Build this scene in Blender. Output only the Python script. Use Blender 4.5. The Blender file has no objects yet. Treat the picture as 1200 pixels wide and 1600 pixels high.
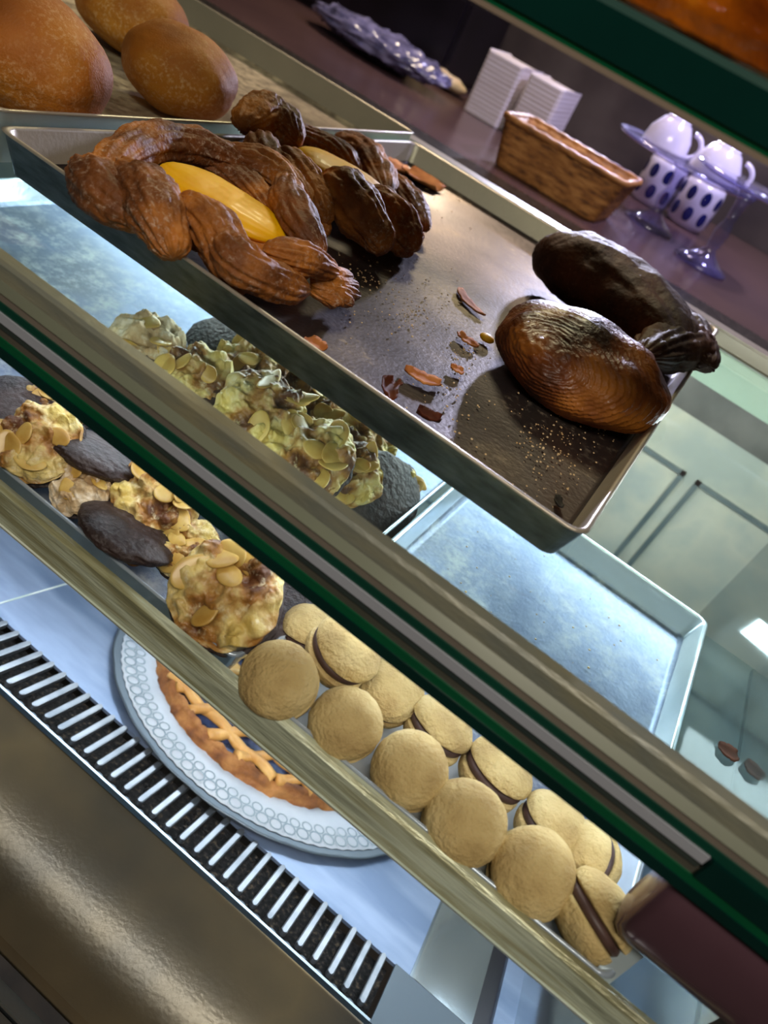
import bpy, bmesh, math, random
from mathutils import Vector, Matrix, noise
random.seed(7)
PI = math.pi
# ------------------------------------------------------------------ camera
F = 1186.0
CZ = 1.35
def _n(v): return Vector(v).normalized()
AX = -_n((-4864, -3588, F))
AY0 = Vector((400, -150, F)); AY0 = (AY0 - AX * AY0.dot(AX)).normalized()
AZ0 = AX.cross(AY0)
if AZ0.y > 0: AZ0 = -AZ0
TH = math.radians(19)
AY = AY0 * math.cos(TH) + AZ0 * math.sin(TH)
AZ = AZ0 * math.cos(TH) - AY0 * math.sin(TH)
def ray(px, py):
    v = Vector((px - 600, py - 800, F))
    return Vector((v.dot(AX), v.dot(AY), v.dot(AZ)))
def onz(px, py, z):
    q = ray(px, py); return q * (z / q.z)
def ony(px, py, y):
    q = ray(px, py); return q * (y / q.y)
FWD = Vector((AX.z, AY.z, AZ.z))
CRIGHT = Vector((AX.x, AY.x, AZ.x)); CUP = -Vector((AX.y, AY.y, AZ.y))
def scale_at(p):            # metres per pixel at a point
    return p.dot(FWD) / F
UPOFF = Vector((0, 0, CZ))

sc = bpy.context.scene
C = sc.collection
cam_d = bpy.data.cameras.new('camera'); cam = bpy.data.objects.new('camera', cam_d); C.objects.link(cam)
m = Matrix((CRIGHT, CUP, -FWD)).transposed().to_4x4(); m.translation = UPOFF
cam.matrix_world = m
cam_d.sensor_width = 36; cam_d.lens = F / 1600 * 36; cam_d.clip_start = 0.01
cam_d.dof.use_dof = True; cam_d.dof.focus_distance = 0.50; cam_d.dof.aperture_fstop = 7.0
sc.camera = cam
# ------------------------------------------------------------------ light
w = bpy.data.worlds.new('world'); sc.world = w; w.use_nodes = True
w.node_tree.nodes['Background'].inputs[0].default_value = (0.30, 0.27, 0.25, 1)
w.node_tree.nodes['Background'].inputs[1].default_value = 0.4
sc.view_settings.view_transform = 'Standard'; sc.view_settings.look = 'None'
sc.view_settings.exposure = 0.0; sc.view_settings.gamma = 1; sc.view_settings.use_curve_mapping = False
def area(name, loc, target, sx, sy, power, col, spread=180):
    l = bpy.data.lights.new(name, 'AREA'); l.shape = 'RECTANGLE'; l.size = sx; l.size_y = sy
    l.energy = power; l.color = col; l.spread = math.radians(spread)
    o = bpy.data.objects.new(name, l); C.objects.link(o)
    o.location = Vector(loc) + UPOFF
    dirv = Vector(target) - Vector(loc)
    o.rotation_euler = dirv.to_track_quat('-Z', 'X' if abs(dirv.normalized().x) > .9 else 'Y').to_euler()
    return o
# led strips of the case (under each shelf), added case fills, ceiling lamps of the shop
area('case_light_middle', (-0.12, 0.300, -0.262), (-0.12, 0.41, -0.35), 0.62, 0.012, 0.40, (0.86, 0.92, 1.0))
area('fill_middle_back', (-0.25, 0.66, -0.225), (-0.25, 0.40, -0.36), 0.9, 0.04, 3.2, (0.80, 0.88, 1.0))  # added fill at the back, makes the lower steel shine toward the camera
area('case_light_deck', (-0.25, 0.285, -0.385), (-0.25, 0.44, -0.64), 0.9, 0.012, 0.8, (0.84, 0.91, 1.0), 110)
area('case_light_deck_back', (-0.25, 0.72, -0.40), (-0.2, 0.42, -0.62), 0.9, 0.05, 1.9, (0.74, 0.86, 1.0))
area('fill_rear_wall', (0.0, 0.72, -0.225), (0.05, 0.93, -0.45), 0.9, 0.03, 2.6, (1.0, 0.95, 0.92))  # added fill that brightens the rear wall, no fitting there
area('ceiling_light_front', (0.35, -0.8, 1.25), (-0.2, 0.6, -0.2), 1.0, 0.4, 25, (1.0, 0.90, 0.78))
area('ceiling_light_back', (-1.0, 1.7, 1.25), (-0.3, 0.7, -0.2), 0.4, 0.4, 19, (1.0, 0.80, 0.56))
area('counter_spot', (0.1, 1.35, 0.75), (-0.1, 1.45, -0.15), 0.12, 0.12, 3.2, (0.66, 0.62, 1.0), 90)
area('led_spot', (-0.44, 1.86, 0.163), (-0.156, 0.659, -0.20), 0.05, 0.05, 1.6, (0.72, 0.74, 1.0), 50)

# ------------------------------------------------------------------ materials
def lin(c):
    return tuple(((v / 255) / 12.92 if v / 255 <= .04045 else ((v / 255 + .055) / 1.055) ** 2.4) for v in c)
def mk(name, cols, scale=20, rough=.5, metal=0, bump=0, bscale=60, detail=4, coat=0, sss=0, spec=.5, trans=0, ior=1.45,
       stretch=(1, 1, 1), pos=None, anis=0, roughvar=0):
    mt = bpy.data.materials.new(name); mt.use_nodes = True
    N = mt.node_tree.nodes; L = mt.node_tree.links
    b = N['Principled BSDF']
    cols = [lin(c) for c in cols]
    tc = N.new('ShaderNodeTexCoord'); mp = N.new('ShaderNodeMapping'); mp.inputs['Scale'].default_value = stretch
    L.new(tc.outputs['Object'], mp.inputs[0])
    if len(cols) > 1:
        nz = N.new('ShaderNodeTexNoise'); nz.inputs['Scale'].default_value = scale; nz.inputs['Detail'].default_value = detail
        L.new(mp.outputs[0], nz.inputs['Vector'])
        r = N.new('ShaderNodeValToRGB'); e = r.color_ramp.elements
        ps = pos or [0.32 + 0.36 * i / (len(cols) - 1) for i in range(len(cols))]
        e[0].position = ps[0]; e[0].color = (*cols[0], 1); e[1].position = ps[-1]; e[1].color = (*cols[-1], 1)
        for p, c in list(zip(ps, cols))[1:-1]:
            x = e.new(p); x.color = (*c, 1)
        L.new(nz.outputs[0], r.inputs[0]); L.new(r.outputs[0], b.inputs['Base Color'])
        if roughvar:
            mm = N.new('ShaderNodeMapRange'); mm.inputs[3].default_value = rough - roughvar; mm.inputs[4].default_value = rough + roughvar
            L.new(nz.outputs[0], mm.inputs[0]); L.new(mm.outputs[0], b.inputs['Roughness'])
    else:
        b.inputs['Base Color'].default_value = (*cols[0], 1)
    if not (roughvar and len(cols) > 1): b.inputs['Roughness'].default_value = rough
    b.inputs['Metallic'].default_value = metal
    b.inputs['Coat Weight'].default_value = coat; b.inputs['Coat Roughness'].default_value = .12
    b.inputs['Specular IOR Level'].default_value = spec
    if sss:
        b.inputs['Subsurface Weight'].default_value = sss; b.inputs['Subsurface Scale'].default_value = .006
        b.inputs['Subsurface Radius'].default_value = (1, .5, .2)
    if trans:
        b.inputs['Transmission Weight'].default_value = trans; b.inputs['IOR'].default_value = ior
    if bump:
        n2 = N.new('ShaderNodeTexNoise'); n2.inputs['Scale'].default_value = bscale; n2.inputs['Detail'].default_value = 6
        L.new(mp.outputs[0], n2.inputs['Vector'])
        bp = N.new('ShaderNodeBump'); bp.inputs['Strength'].default_value = bump; bp.inputs['Distance'].default_value = .002
        L.new(n2.outputs[0], bp.inputs['Height']); L.new(bp.outputs[0], b.inputs['Normal'])
    return mt
def dust(mt, col, scale, lo, hi, rough=.85, detail=9, mask=None, mlo=.45, mhi=.6):
    """a dry powder or crumb film: a second diffuse layer over the surface, broken up by noise"""
    N = mt.node_tree.nodes; L = mt.node_tree.links
    out = N['Material Output']; b = N['Principled BSDF']
    tc = N.new('ShaderNodeTexCoord'); nz = N.new('ShaderNodeTexNoise'); nz.inputs['Scale'].default_value = scale
    nz.inputs['Detail'].default_value = detail; nz.inputs['Roughness'].default_value = .75
    L.new(tc.outputs['Object'], nz.inputs['Vector'])
    mr = N.new('ShaderNodeMapRange'); mr.inputs[1].default_value = lo; mr.inputs[2].default_value = hi
    L.new(nz.outputs[0], mr.inputs[0]); fac = mr.outputs[0]
    if mask:
        n2 = N.new('ShaderNodeTexNoise'); n2.inputs['Scale'].default_value = mask; n2.inputs['Detail'].default_value = 3
        L.new(tc.outputs['Object'], n2.inputs['Vector'])
        m2 = N.new('ShaderNodeMapRange'); m2.inputs[1].default_value = mlo; m2.inputs[2].default_value = mhi
        L.new(n2.outputs[0], m2.inputs[0])
        mu = N.new('ShaderNodeMath'); mu.operation = 'MULTIPLY'; L.new(fac, mu.inputs[0]); L.new(m2.outputs[0], mu.inputs[1]); fac = mu.outputs[0]
    df = N.new('ShaderNodeBsdfDiffuse'); df.inputs[0].default_value = (*lin(col), 1)
    mx = N.new('ShaderNodeMixShader'); L.new(fac, mx.inputs[0])
    src = out.inputs[0].links[0].from_socket
    L.new(src, mx.inputs[1]); L.new(df.outputs[0], mx.inputs[2]); L.new(mx.outputs[0], out.inputs[0])
    return mt
def glass(name, tint, refl=.08, rough=.03, film=0.0, filmcol=(200, 215, 220)):
    """clear pane: passes light straight, mirrors by fresnel, with a thin diffuse film broken up by noise"""
    mt = bpy.data.materials.new(name); mt.use_nodes = True
    N = mt.node_tree.nodes; L = mt.node_tree.links; N.remove(N['Principled BSDF'])
    t = N.new('ShaderNodeBsdfTransparent'); t.inputs[0].default_value = (*lin(tint), 1)
    g = N.new('ShaderNodeBsdfGlossy'); g.inputs['Roughness'].default_value = rough
    fr = N.new('ShaderNodeFresnel'); fr.inputs[0].default_value = 1.35
    mu = N.new('ShaderNodeMath'); mu.operation = 'MULTIPLY'; mu.inputs[1].default_value = refl / .04; mu.use_clamp = True
    ge = N.new('ShaderNodeNewGeometry'); iv = N.new('ShaderNodeMath'); iv.operation = 'SUBTRACT'; iv.inputs[0].default_value = 1
    L.new(ge.outputs['Backfacing'], iv.inputs[1]); fm = N.new('ShaderNodeMath'); fm.operation = 'MULTIPLY'
    L.new(fr.outputs[0], fm.inputs[0]); L.new(iv.outputs[0], fm.inputs[1]); L.new(fm.outputs[0], mu.inputs[0])
    mx = N.new('ShaderNodeMixShader'); L.new(mu.outputs[0], mx.inputs[0]); L.new(t.outputs[0], mx.inputs[1]); L.new(g.outputs[0], mx.inputs[2])
    last = mx
    if film:
        df = N.new('ShaderNodeBsdfDiffuse'); df.inputs[0].default_value = (*lin(filmcol), 1)
        tc = N.new('ShaderNodeTexCoord'); nz = N.new('ShaderNodeTexNoise'); nz.inputs['Scale'].default_value = 28; nz.inputs['Detail'].default_value = 8
        L.new(tc.outputs['Object'], nz.inputs['Vector'])
        mr = N.new('ShaderNodeMapRange'); mr.inputs[1].default_value = .4; mr.inputs[2].default_value = .8; mr.inputs[3].default_value = film * .35; mr.inputs[4].default_value = film * 2
        L.new(nz.outputs[0], mr.inputs[0])
        m2 = N.new('ShaderNodeMixShader'); L.new(mr.outputs[0], m2.inputs[0]); L.new(mx.outputs[0], m2.inputs[1]); L.new(df.outputs[0], m2.inputs[2]); last = m2
    L.new(last.outputs[0], N['Material Output'].inputs[0])
    return mt
M = {}
M['tray_dark'] = dust(mk('tray_dark', [(66, 61, 62), (92, 85, 86), (120, 108, 98)], 9, .34, .8, .15, 300, roughvar=.08, coat=.3), (196, 180, 156), 110, .54, .72, mask=9, mlo=.5, mhi=.64)
M['tray_flour'] = dust(mk('tray_flour', [(120, 110, 100), (166, 152, 136)], 9, .4, .6, .15, 300), (214, 196, 168), 60, .38, .60, mask=7, mlo=.34, mhi=.56)
M['tray_inner'] = mk('tray_inner', [(176, 168, 154), (204, 194, 176)], 6, .38, .55, .1, 300)
M['tray_wall_lit'] = mk('tray_wall_lit', [(196, 204, 200), (216, 220, 216)], 12, .35, .25, .1, 300)  # wall colour lightened to stand in for light reflected on it
M['tray_wall'] = mk('tray_wall', [(64, 74, 76), (112, 122, 124)], 220, .42, .55, .2, 500, stretch=(.3, 1, 1))
M['steel_tray'] = dust(mk('steel_tray', [(88, 102, 130), (122, 136, 162), (112, 120, 134)], 7, .40, .6, .15, 300), (206, 214, 216), 55, .46, .70, mask=8, mlo=.38, mhi=.60)
M['steel_sheen'] = mk('steel_sheen', [(206, 218, 228), (176, 192, 206)], 16, .2, .45, .1, 200, stretch=(.2, 1, 1))  # pale colour stands in for light mirrored in the tray walls
M['steel_deck'] = mk('steel_deck', [(104, 122, 148), (138, 154, 178), (116, 130, 152)], 5, .3, .65, .12, 500, stretch=(1, 4, 1))
M['steel_wall'] = mk('steel_wall', [(150, 160, 166), (176, 184, 186)], 3, .12, .92, .03, 60)
M['steel_sill'] = mk('steel_sill', [(92, 84, 69), (122, 107, 80), (86, 81, 72)], 5, .17, .55, .04, 300)
M['steel_edge'] = mk('steel_edge', [(128, 138, 144)], rough=.2, metal=1)
M['slat'] = mk('slat', [(112, 118, 124), (150, 154, 158)], 30, .3, .8)
M['foam'] = mk('foam', [(10, 11, 13), (34, 34, 34), (96, 84, 68)], 260, .95, bump=1, bscale=400, pos=[.42, .56, .72])
M['gasket'] = mk('gasket', [(28, 24, 22), (50, 42, 36)], 60, .6)
M['glass'] = glass('shelf_glass', (242, 249, 243), .05, .04, .012)
M['glass_low'] = glass('lower_shelf_glass', (232, 240, 242), .05, .05, .03)
M['clear'] = glass('clear_glass', (226, 226, 244), .2, .1, .10, (190, 185, 245))
M['acrylic'] = mk('acrylic', [(120, 122, 96), (164, 164, 124), (214, 224, 196), (156, 164, 140)], 60, .18, .2, .5, 500, coat=.8, stretch=(.12, 1, 1.2), roughvar=.08)  # scratches, with green-white highlights painted into the ramp
M['bright'] = mk('highlight_seam_white', [(226, 234, 224), (190, 206, 190)], 30, .2, coat=.8, stretch=(.2, 1, 1))  # near white paints the bevel highlight; also colours the deck seam
M['acrylic_pale'] = mk('acrylic_pale', [(150, 166, 172), (176, 190, 192)], 20, .18, .25, coat=.6)
M['gold'] = mk('gold_edge', [(122, 126, 116), (144, 140, 112), (126, 130, 118), (150, 148, 124)], 30, .35, .1, .2, 500, coat=.3, stretch=(.25, 1, 1))
M['olive'] = mk('olive_edge', [(126, 132, 112), (108, 112, 96)], 20, .25, .1, stretch=(.2, 1, 1))
M['taupe'] = mk('taupe', [(132, 122, 108), (112, 104, 94)], 12, .4)
M['dtaupe'] = mk('dark_taupe', [(72, 74, 64), (92, 86, 76)], 9, .3)
M['dgreen'] = mk('dark_green', [(10, 58, 46), (14, 70, 54)], 10, .15, spec=.6)
M['green'] = mk('bright_green', [(2, 74, 44), (8, 88, 54)], 10, .15, spec=.6)
M['bgreen'] = mk('black_green', [(3, 36, 32), (6, 48, 42)], 10, .12, spec=.5)
M['lilac'] = mk('lilac_strip', [(176, 184, 196), (156, 158, 164)], 8, .25, stretch=(.3, 1, 1))  # reflection along the strip put in as a lighter colour
M['charc'] = mk('charcoal_strip', [(44, 56, 54), (56, 64, 60)], 8, .3)
M['plum_line'] = mk('plum_line', [(104, 84, 82)], rough=.4)
M['plum'] = mk('plum', [(98, 70, 80), (80, 56, 64)], 8, .2, .3, coat=.5)
M['teal'] = mk('teal_edge', [(62, 92, 84), (50, 82, 76)], 12, .3)
M['beige'] = mk('beige_strip', [(136, 120, 104)], rough=.4)
M['palegreen'] = mk('pale_green_edge', [(150, 178, 166), (166, 190, 178)], 12, .2, spec=.6)  # pale tone paints in the light caught by the rear glass edge
M['cream'] = mk('cream_ledge', [(168, 160, 148), (150, 142, 132)], 8, .35, .2)
M['door'] = mk('rear_door', [(168, 180, 178), (200, 202, 190), (146, 166, 172)], 9, .3, .2)
M['doorrefl'] = mk('door_reflection', [(78, 96, 104), (96, 112, 118)], 30, .5)
M['backdark'] = mk('back_rail_grey', [(92, 96, 96), (110, 112, 112)], 30, .3, .3)
M['granite'] = mk('granite', [(18, 17, 18), (36, 33, 33), (78, 72, 68)], 220, .3, detail=6)
M['counter'] = mk('brown_counter', [(78, 58, 60), (90, 68, 68)], 6, .25, spec=.5)
M['splash'] = mk('backsplash', [(56, 50, 56), (84, 76, 76), (112, 104, 102)], 4, .35, .2)
M['dark'] = mk('dark_plastic', [(16, 14, 20), (30, 26, 36)], 10, .3)
M['wall'] = mk('shop_wall', [(96, 84, 76), (110, 98, 88)], 3, .8)
M['ceil'] = mk('shop_ceiling', [(170, 158, 140)], rough=.8)
M['floor'] = mk('shop_floor', [(88, 80, 74), (70, 64, 60)], 3, .5)
M['roll'] = dust(mk('roll_crust', [(104, 56, 20), (168, 98, 28), (206, 140, 50)], 9, .62, bump=.3, bscale=700, sss=.12, spec=.3), (222, 186, 140), 300, .50, .68, mask=14, mlo=.42, mhi=.6)
M['dough'] = dust(mk('braid_dough', [(66, 36, 18), (122, 70, 28), (190, 118, 44)], 22, .6, bump=.8, bscale=260, sss=.08, spec=.3), (206, 186, 164), 340, .52, .72, mask=30, mlo=.4, mhi=.6)
M['custard'] = mk('custard', [(240, 176, 0), (248, 192, 2)], 30, .5, bump=.1, bscale=60, coat=.1, sss=.3)
M['shell'] = mk('shell_crust', [(58, 28, 12), (136, 72, 26), (200, 124, 44)], 24, .42, bump=.7, bscale=220, coat=.2, pos=[.34, .5, .66])
M['darkshell'] = dust(mk('dark_crust', [(44, 28, 18), (72, 44, 26), (104, 64, 36)], 24, .6, bump=.5, bscale=200), (160, 136, 116), 360, .56, .76)
M['flake'] = mk('flake', [(150, 84, 40), (204, 138, 80)], 60, .8, bump=.3, spec=.15)
M['darkflake'] = mk('dark_flake', [(58, 26, 14), (96, 44, 24)], 60, .7, bump=.3, spec=.2)
M['black'] = mk('burnt_crumb', [(18, 12, 10)], rough=.6)
M['crumb'] = mk('crumb', [(196, 160, 110), (224, 200, 160)], 80, .7)
M['biscuit'] = dust(mk('almond_biscuit', [(92, 54, 26), (160, 112, 48), (214, 194, 124), (206, 180, 96)], 34, .5, bump=1, bscale=190, coat=.12, sss=.05, pos=[.38, .47, .58, .66]), (226, 216, 176), 110, .54, .7)
M['sugarbisc'] = dust(mk('sugared_biscuit', [(150, 118, 80), (190, 162, 118), (214, 196, 160)], 50, .7, bump=.9, bscale=170), (226, 216, 196), 90, .5, .66)
M['almond'] = mk('almond', [(178, 138, 62), (214, 184, 104)], 60, .4, bump=.2, coat=.1, sss=.12)
M['choc'] = dust(mk('chocolate', [(28, 20, 20), (58, 42, 38)], 40, .55, bump=1, bscale=240), (120, 112, 112), 200, .52, .85)
M['baci'] = mk('kiss_biscuit', [(166, 140, 88), (196, 172, 114), (212, 192, 136)], 34, .8, bump=.9, bscale=420, sss=.05)
M['filling'] = mk('cocoa_filling', [(66, 48, 44), (84, 62, 56)], 60, .5)
M['crust'] = mk('tart_crust', [(96, 54, 24), (142, 88, 40), (176, 120, 62)], 50, .7, bump=1, bscale=180, sss=.05)
M['lattice'] = mk('tart_lattice', [(186, 128, 58), (222, 172, 96)], 40, .5, bump=.4, bscale=160, coat=.1, sss=.08)
M['jam'] = mk('blueberry_jam', [(20, 24, 44), (44, 56, 88), (96, 112, 142)], 60, .2, bump=.8, bscale=90, coat=.6, pos=[.4, .55, .75])  # lightest grey-blue of the ramp paints in highlights
M['doily'] = mk('doily_paper', [(172, 182, 190), (192, 200, 206)], 20, .8)
M['lace'] = mk('doily_lace', [(130, 146, 154), (148, 162, 168)], 30, .8)
M['plategrey'] = mk('plate_rim', [(92, 104, 112)], rough=.4, metal=.4)
M['jelly'] = mk('orange_glaze', [(120, 52, 4), (176, 90, 8), (214, 150, 40)], 18, .08, bump=1, bscale=110, coat=1, pos=[.35, .55, .72])
M['wicker'] = mk('wicker', [(100, 62, 28), (154, 102, 48), (184, 132, 72)], 90, .6, bump=.6, bscale=160, stretch=(.5, .5, 2))
M['paper'] = mk('napkin_paper', [(206, 196, 198), (232, 226, 232)], 200, .8, stretch=(.05, .05, 3))
M['china'] = mk('white_china', [(214, 208, 232)], rough=.2, coat=.4)
M['navy'] = mk('navy_glaze', [(26, 30, 96)], rough=.2, coat=.4)
M['bag'] = mk('plastic_bag', [(84, 84, 124), (150, 148, 196)], 40, .15, bump=.8, bscale=40, coat=.8)
M['bread'] = mk('pale_bread', [(206, 180, 140), (226, 208, 180)], 30, .7)
M['steelplain'] = M['steel_edge']

# ------------------------------------------------------------------ mesh helpers (coordinates relative to the eye point)
def link(name, bm, mats, parent=None, origin=None, smooth=True):
    me = bpy.data.meshes.new(name)
    if not isinstance(mats, (list, tuple)): mats = [mats]
    base = parent['_o'] if parent is not None and '_o' in parent else None
    if parent is not None:
        off = Vector(ORG[parent.name])
    else:
        off = Vector(origin) if origin is not None else centre_base(bm)
    for v in bm.verts: v.co -= off
    bmesh.ops.recalc_face_normals(bm, faces=bm.faces)
    bm.to_mesh(me); bm.free()
    for mt in mats: me.materials.append(mt)
    if smooth:
        for p in me.polygons: p.use_smooth = True
    o = bpy.data.objects.new(name, me); C.objects.link(o)
    ORG[o.name] = off
    if parent is not None: o.parent = parent
    else: o.location = off + UPOFF
    return o
ORG = {}
def centre_base(bm):
    xs = [v.co.x for v in bm.verts]; ys = [v.co.y for v in bm.verts]; zs = [v.co.z for v in bm.verts]
    return Vector(((min(xs) + max(xs)) / 2, (min(ys) + max(ys)) / 2, min(zs)))
def tag(o, label, cat, group=None, kind=None):
    if label: o['label'] = label
    if cat: o['category'] = cat
    if group: o['group'] = group
    if kind: o['kind'] = kind
    return o
def thing(name, label, cat, org, group=None, rot=None):
    o = bpy.data.objects.new(name, None); C.objects.link(o); o.empty_display_size = .01
    ORG[o.name] = Vector(org); o.location = Vector(org) + UPOFF
    if rot: o.rotation_euler = rot
    return tag(o, label, cat, group)
def flat(o):
    for p in o.data.polygons: p.use_smooth = False
    return o
def add_box(bm, a, b, bev=0, mi=0, mat=None):
    r = bmesh.ops.create_cube(bm, size=1)
    vs = r['verts']; a = Vector(a); b = Vector(b)
    for v in vs:
        v.co = Vector(((a.x + b.x) / 2 + v.co.x * (b.x - a.x), (a.y + b.y) / 2 + v.co.y * (b.y - a.y), (a.z + b.z) / 2 + v.co.z * (b.z - a.z)))
    fs = {f for v in vs for f in v.link_faces}
    if bev:
        es = list({e for v in vs for e in v.link_edges})
        rr = bmesh.ops.bevel(bm, geom=es, offset=bev, segments=2, affect='EDGES'); fs = set(rr['faces']) | {f for f in fs if f.is_valid}
        vs = list({v for f in fs for v in f.verts})
    for f in fs: f.material_index = mi
    if mat is not None:
        for v in vs: v.co = mat @ v.co
    return vs
def box(a, b, bev=0):
    bm = bmesh.new(); add_box(bm, a, b, bev); return bm
def frame3(d):
    d = d.normalized(); h = Vector((0, 0, 1)) if abs(d.z) < .95 else Vector((1, 0, 0))
    a = d.cross(h).normalized(); return a, a.cross(d).normalized()
def bez(p0, p1, p2, t):
    c = p1 * 2 - (p0 + p2) * .5
    return p0 * (1 - t) ** 2 + c * (2 * t * (1 - t)) + p2 * t * t
def add_lobe(bm, p0, p1, p2, r, ridge=.1, nr=9, twist=1.5, flat_=.85, nt=56, ns=90, taper=.5, seed=0, rough=.06):
    """a tapered, ridged, bent strand of dough through three points"""
    rings = []
    for i in range(nt + 1):
        t = i / nt
        c = bez(p0, p1, p2, t); d = bez(p0, p1, p2, min(1, t + .02)) - bez(p0, p1, p2, max(0, t - .02))
        a, b = frame3(d)
        s = max(0.0, 1 - abs(2 * t - 1) ** 2.6) ** taper
        s = max(s, .02)
        ring = []
        for k in range(ns):
            an = 2 * PI * k / ns
            rr = r * s * (1 + .6 * ridge * (abs(math.sin(nr * an / 2 + twist * t * PI + seed)) - .5) * min(1, s * 1.5))
            q = c + a * (math.cos(an) * rr) + b * (math.sin(an) * rr * flat_)
            if s > .05:
                q += (q - c).normalized() * r * rough * (noise.noise(q * 60 + Vector((seed, 0, 0))) * 2.6 + noise.noise(Vector((an * 5, t * 3, seed))) * 1.6 + noise.noise(q * 260) * .9)
            ring.append(bm.verts.new(q))
        rings.append(ring)
    for i in range(nt):
        for k in range(ns):
            bm.faces.new((rings[i][k], rings[i][(k + 1) % ns], rings[i + 1][(k + 1) % ns], rings[i + 1][k]))
    bm.faces.new(rings[0]); bm.faces.new(rings[-1])
def add_ball(bm, c, rx, ry, rz, sub=4, rot=None, fn=None):
    r = bmesh.ops.create_icosphere(bm, subdivisions=sub, radius=1)
    for v in r['verts']:
        u = v.co.copy(); q = Vector((u.x * rx, u.y * ry, u.z * rz))
        if fn: q = q + u * fn(u, q)
        if rot is not None: q = rot @ q
        v.co = q + Vector(c)
    return r['verts']
def add_lathe(bm, prof, c=(0, 0, 0), n=40, axis=None, wob=None, mi=0):
    c = Vector(c); a, b, ax = Vector((1, 0, 0)), Vector((0, 1, 0)), Vector((0, 0, 1))
    if axis is not None:
        ax = Vector(axis).normalized(); a, b = frame3(ax); 
    rings = []
    for r, z in prof:
        ring = []
        for k in range(n):
            an = 2 * PI * k / n; rr = r * (wob(an, z) if wob else 1)
            ring.append(bm.verts.new(c + a * (rr * math.cos(an)) + b * (rr * math.sin(an)) + ax * z))
        rings.append(ring)
    for i in range(len(rings) - 1):
        for k in range(n):
            f = bm.faces.new((rings[i][k], rings[i][(k + 1) % n], rings[i + 1][(k + 1) % n], rings[i + 1][k])); f.material_index = mi
    if prof[0][0] > 1e-6: bm.faces.new(rings[0]).material_index = mi
    if prof[-1][0] > 1e-6: bm.faces.new(rings[-1]).material_index = mi
    bmesh.ops.remove_doubles(bm, verts=[v for rg in (rings[0], rings[-1]) for v in rg], dist=1e-7)
def rrect(x0, x1, y0, y1, r, n=5):
    pts = []
    for cx, cy, a0 in ((x1 - r, y1 - r, 0), (x0 + r, y1 - r, PI / 2), (x0 + r, y0 + r, PI), (x1 - r, y0 + r, 3 * PI / 2)):
        for i in range(n + 1):
            a = a0 + PI / 2 * i / n; pts.append((cx + r * math.cos(a), cy + r * math.sin(a)))
    return pts
def add_loft(bm, loops, mis=None, close=True):
    rings = [[bm.verts.new(p) for p in lp] for lp in loops]
    n = len(rings[0])
    for i in range(len(rings) - 1):
        for k in range(n):
            f = bm.faces.new((rings[i][k], rings[i][(k + 1) % n], rings[i + 1][(k + 1) % n], rings[i + 1][k]))
            if mis: f.material_index = mis[i]
    if close:
        f = bm.faces.new(rings[0]); f.material_index = mis[0] if mis else 0
        f = bm.faces.new(rings[-1]); f.material_index = mis[-1] if mis else 0
def tray_mesh(x0, x1, y0, y1, zb, h, flare, t=.0012, r=.012, mfloor=0, mwall=1, minner=None):
    minner = mwall if minner is None else minner
    """x0..y1 = lip outline; zb = underside of the base; h = wall height"""
    L = []
    def lp(d, z, rad): return [(x, y, z) for x, y in rrect(x0 + d, x1 - d, y0 + d, y1 - d, rad)]
    loops = [lp(flare, zb, r * .8), lp(0, zb + h, r), lp(-.0012, zb + h + .0012, r), lp(.001, zb + h + .002, r), lp(.0025, zb + h, r),
             lp(flare + t, zb + t + .003, r * .8), lp(flare + t + .003, zb + t, r * .7)]
    bm = bmesh.new(); add_loft(bm, loops, [mwall, minner, minner, minner, minner, mfloor, mfloor])
    for f in bm.faces:
        if len(f.verts) > 4: f.material_index = mfloor if f.calc_center_median().z > zb + .0005 else mwall
    return bm
def W(p, z0, h):            # pixel over a horizontal surface at z0, at height h above it
    return onz(p[0], p[1], z0 + h)
def copy_tree(o, parent=None):
    c = o.copy(); C.objects.link(c)
    if parent is not None: c.parent = parent
    for ch in o.children: 
        if ch.name in ORG: copy_tree2(ch, c)
    return c
def copy_tree2(ch, c):
    d = ch.copy(); C.objects.link(d); d.parent = c
    for g in ch.children:
        e = g.copy(); C.objects.link(e); e.parent = d

# ------------------------------------------------------------------ setting
def struct(name, bm, mt):
    o = link(name, bm, mt, smooth=False); o['kind'] = 'structure'; return o
struct('floor', box((-3, -2.5, -CZ - .05), (3, 3.2, -CZ)), M['floor'])
struct('ceiling', box((-3, -2.5, 1.35), (3, 3.2, 1.4)), M['ceil'])
struct('wall_back', box((-3, 3.1, -CZ), (3, 3.2, 1.35)), M['wall'])
struct('wall_front', box((-3, -2.5, -CZ), (3, -2.4, 1.35)), M['wall'])
struct('wall_left', box((-3, -2.4, -CZ), (-2.9, 3.1, 1.35)), M['wall'])
struct('wall_right', box((2.9, -2.4, -CZ), (3, 3.1, 1.35)), M['wall'])

# ------------------------------------------------------------------ case body
ZB = -.2045          # top of the middle glass shelf
ZC = -.355           # top of the lower glass shelf
XL, XR = -1.3, .21
ct, st = math.cos(TH), math.sin(TH)
def D(x, yo, ho=0):  # point on the sloping deck (deck frame -> room frame)
    zo = -.46 + ho
    return Vector((x, yo * ct + zo * st, -yo * st + zo * ct))
def slab(x0, x1, y0, y1, h0, h1, bm=None, mi=0):
    bm = bm or bmesh.new(); 
    vs = add_box(bm, (x0, y0, h0), (x1, y1, h1), mi=mi)
    for v in vs: v.co = D(v.co.x, v.co.y, v.co.z)
    return bm
case = thing('display_case', 'steel refrigerated pastry display case holding all the shelves and trays', 'display case', (-.5, .55, -CZ))
deck_end = .116
link('deck_plate', slab(XL, deck_end, .536, 1.02, -.003, 0), M['steel_deck'], case, smooth=False)['label'] = 'bluish brushed steel deck under the tart'
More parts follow.
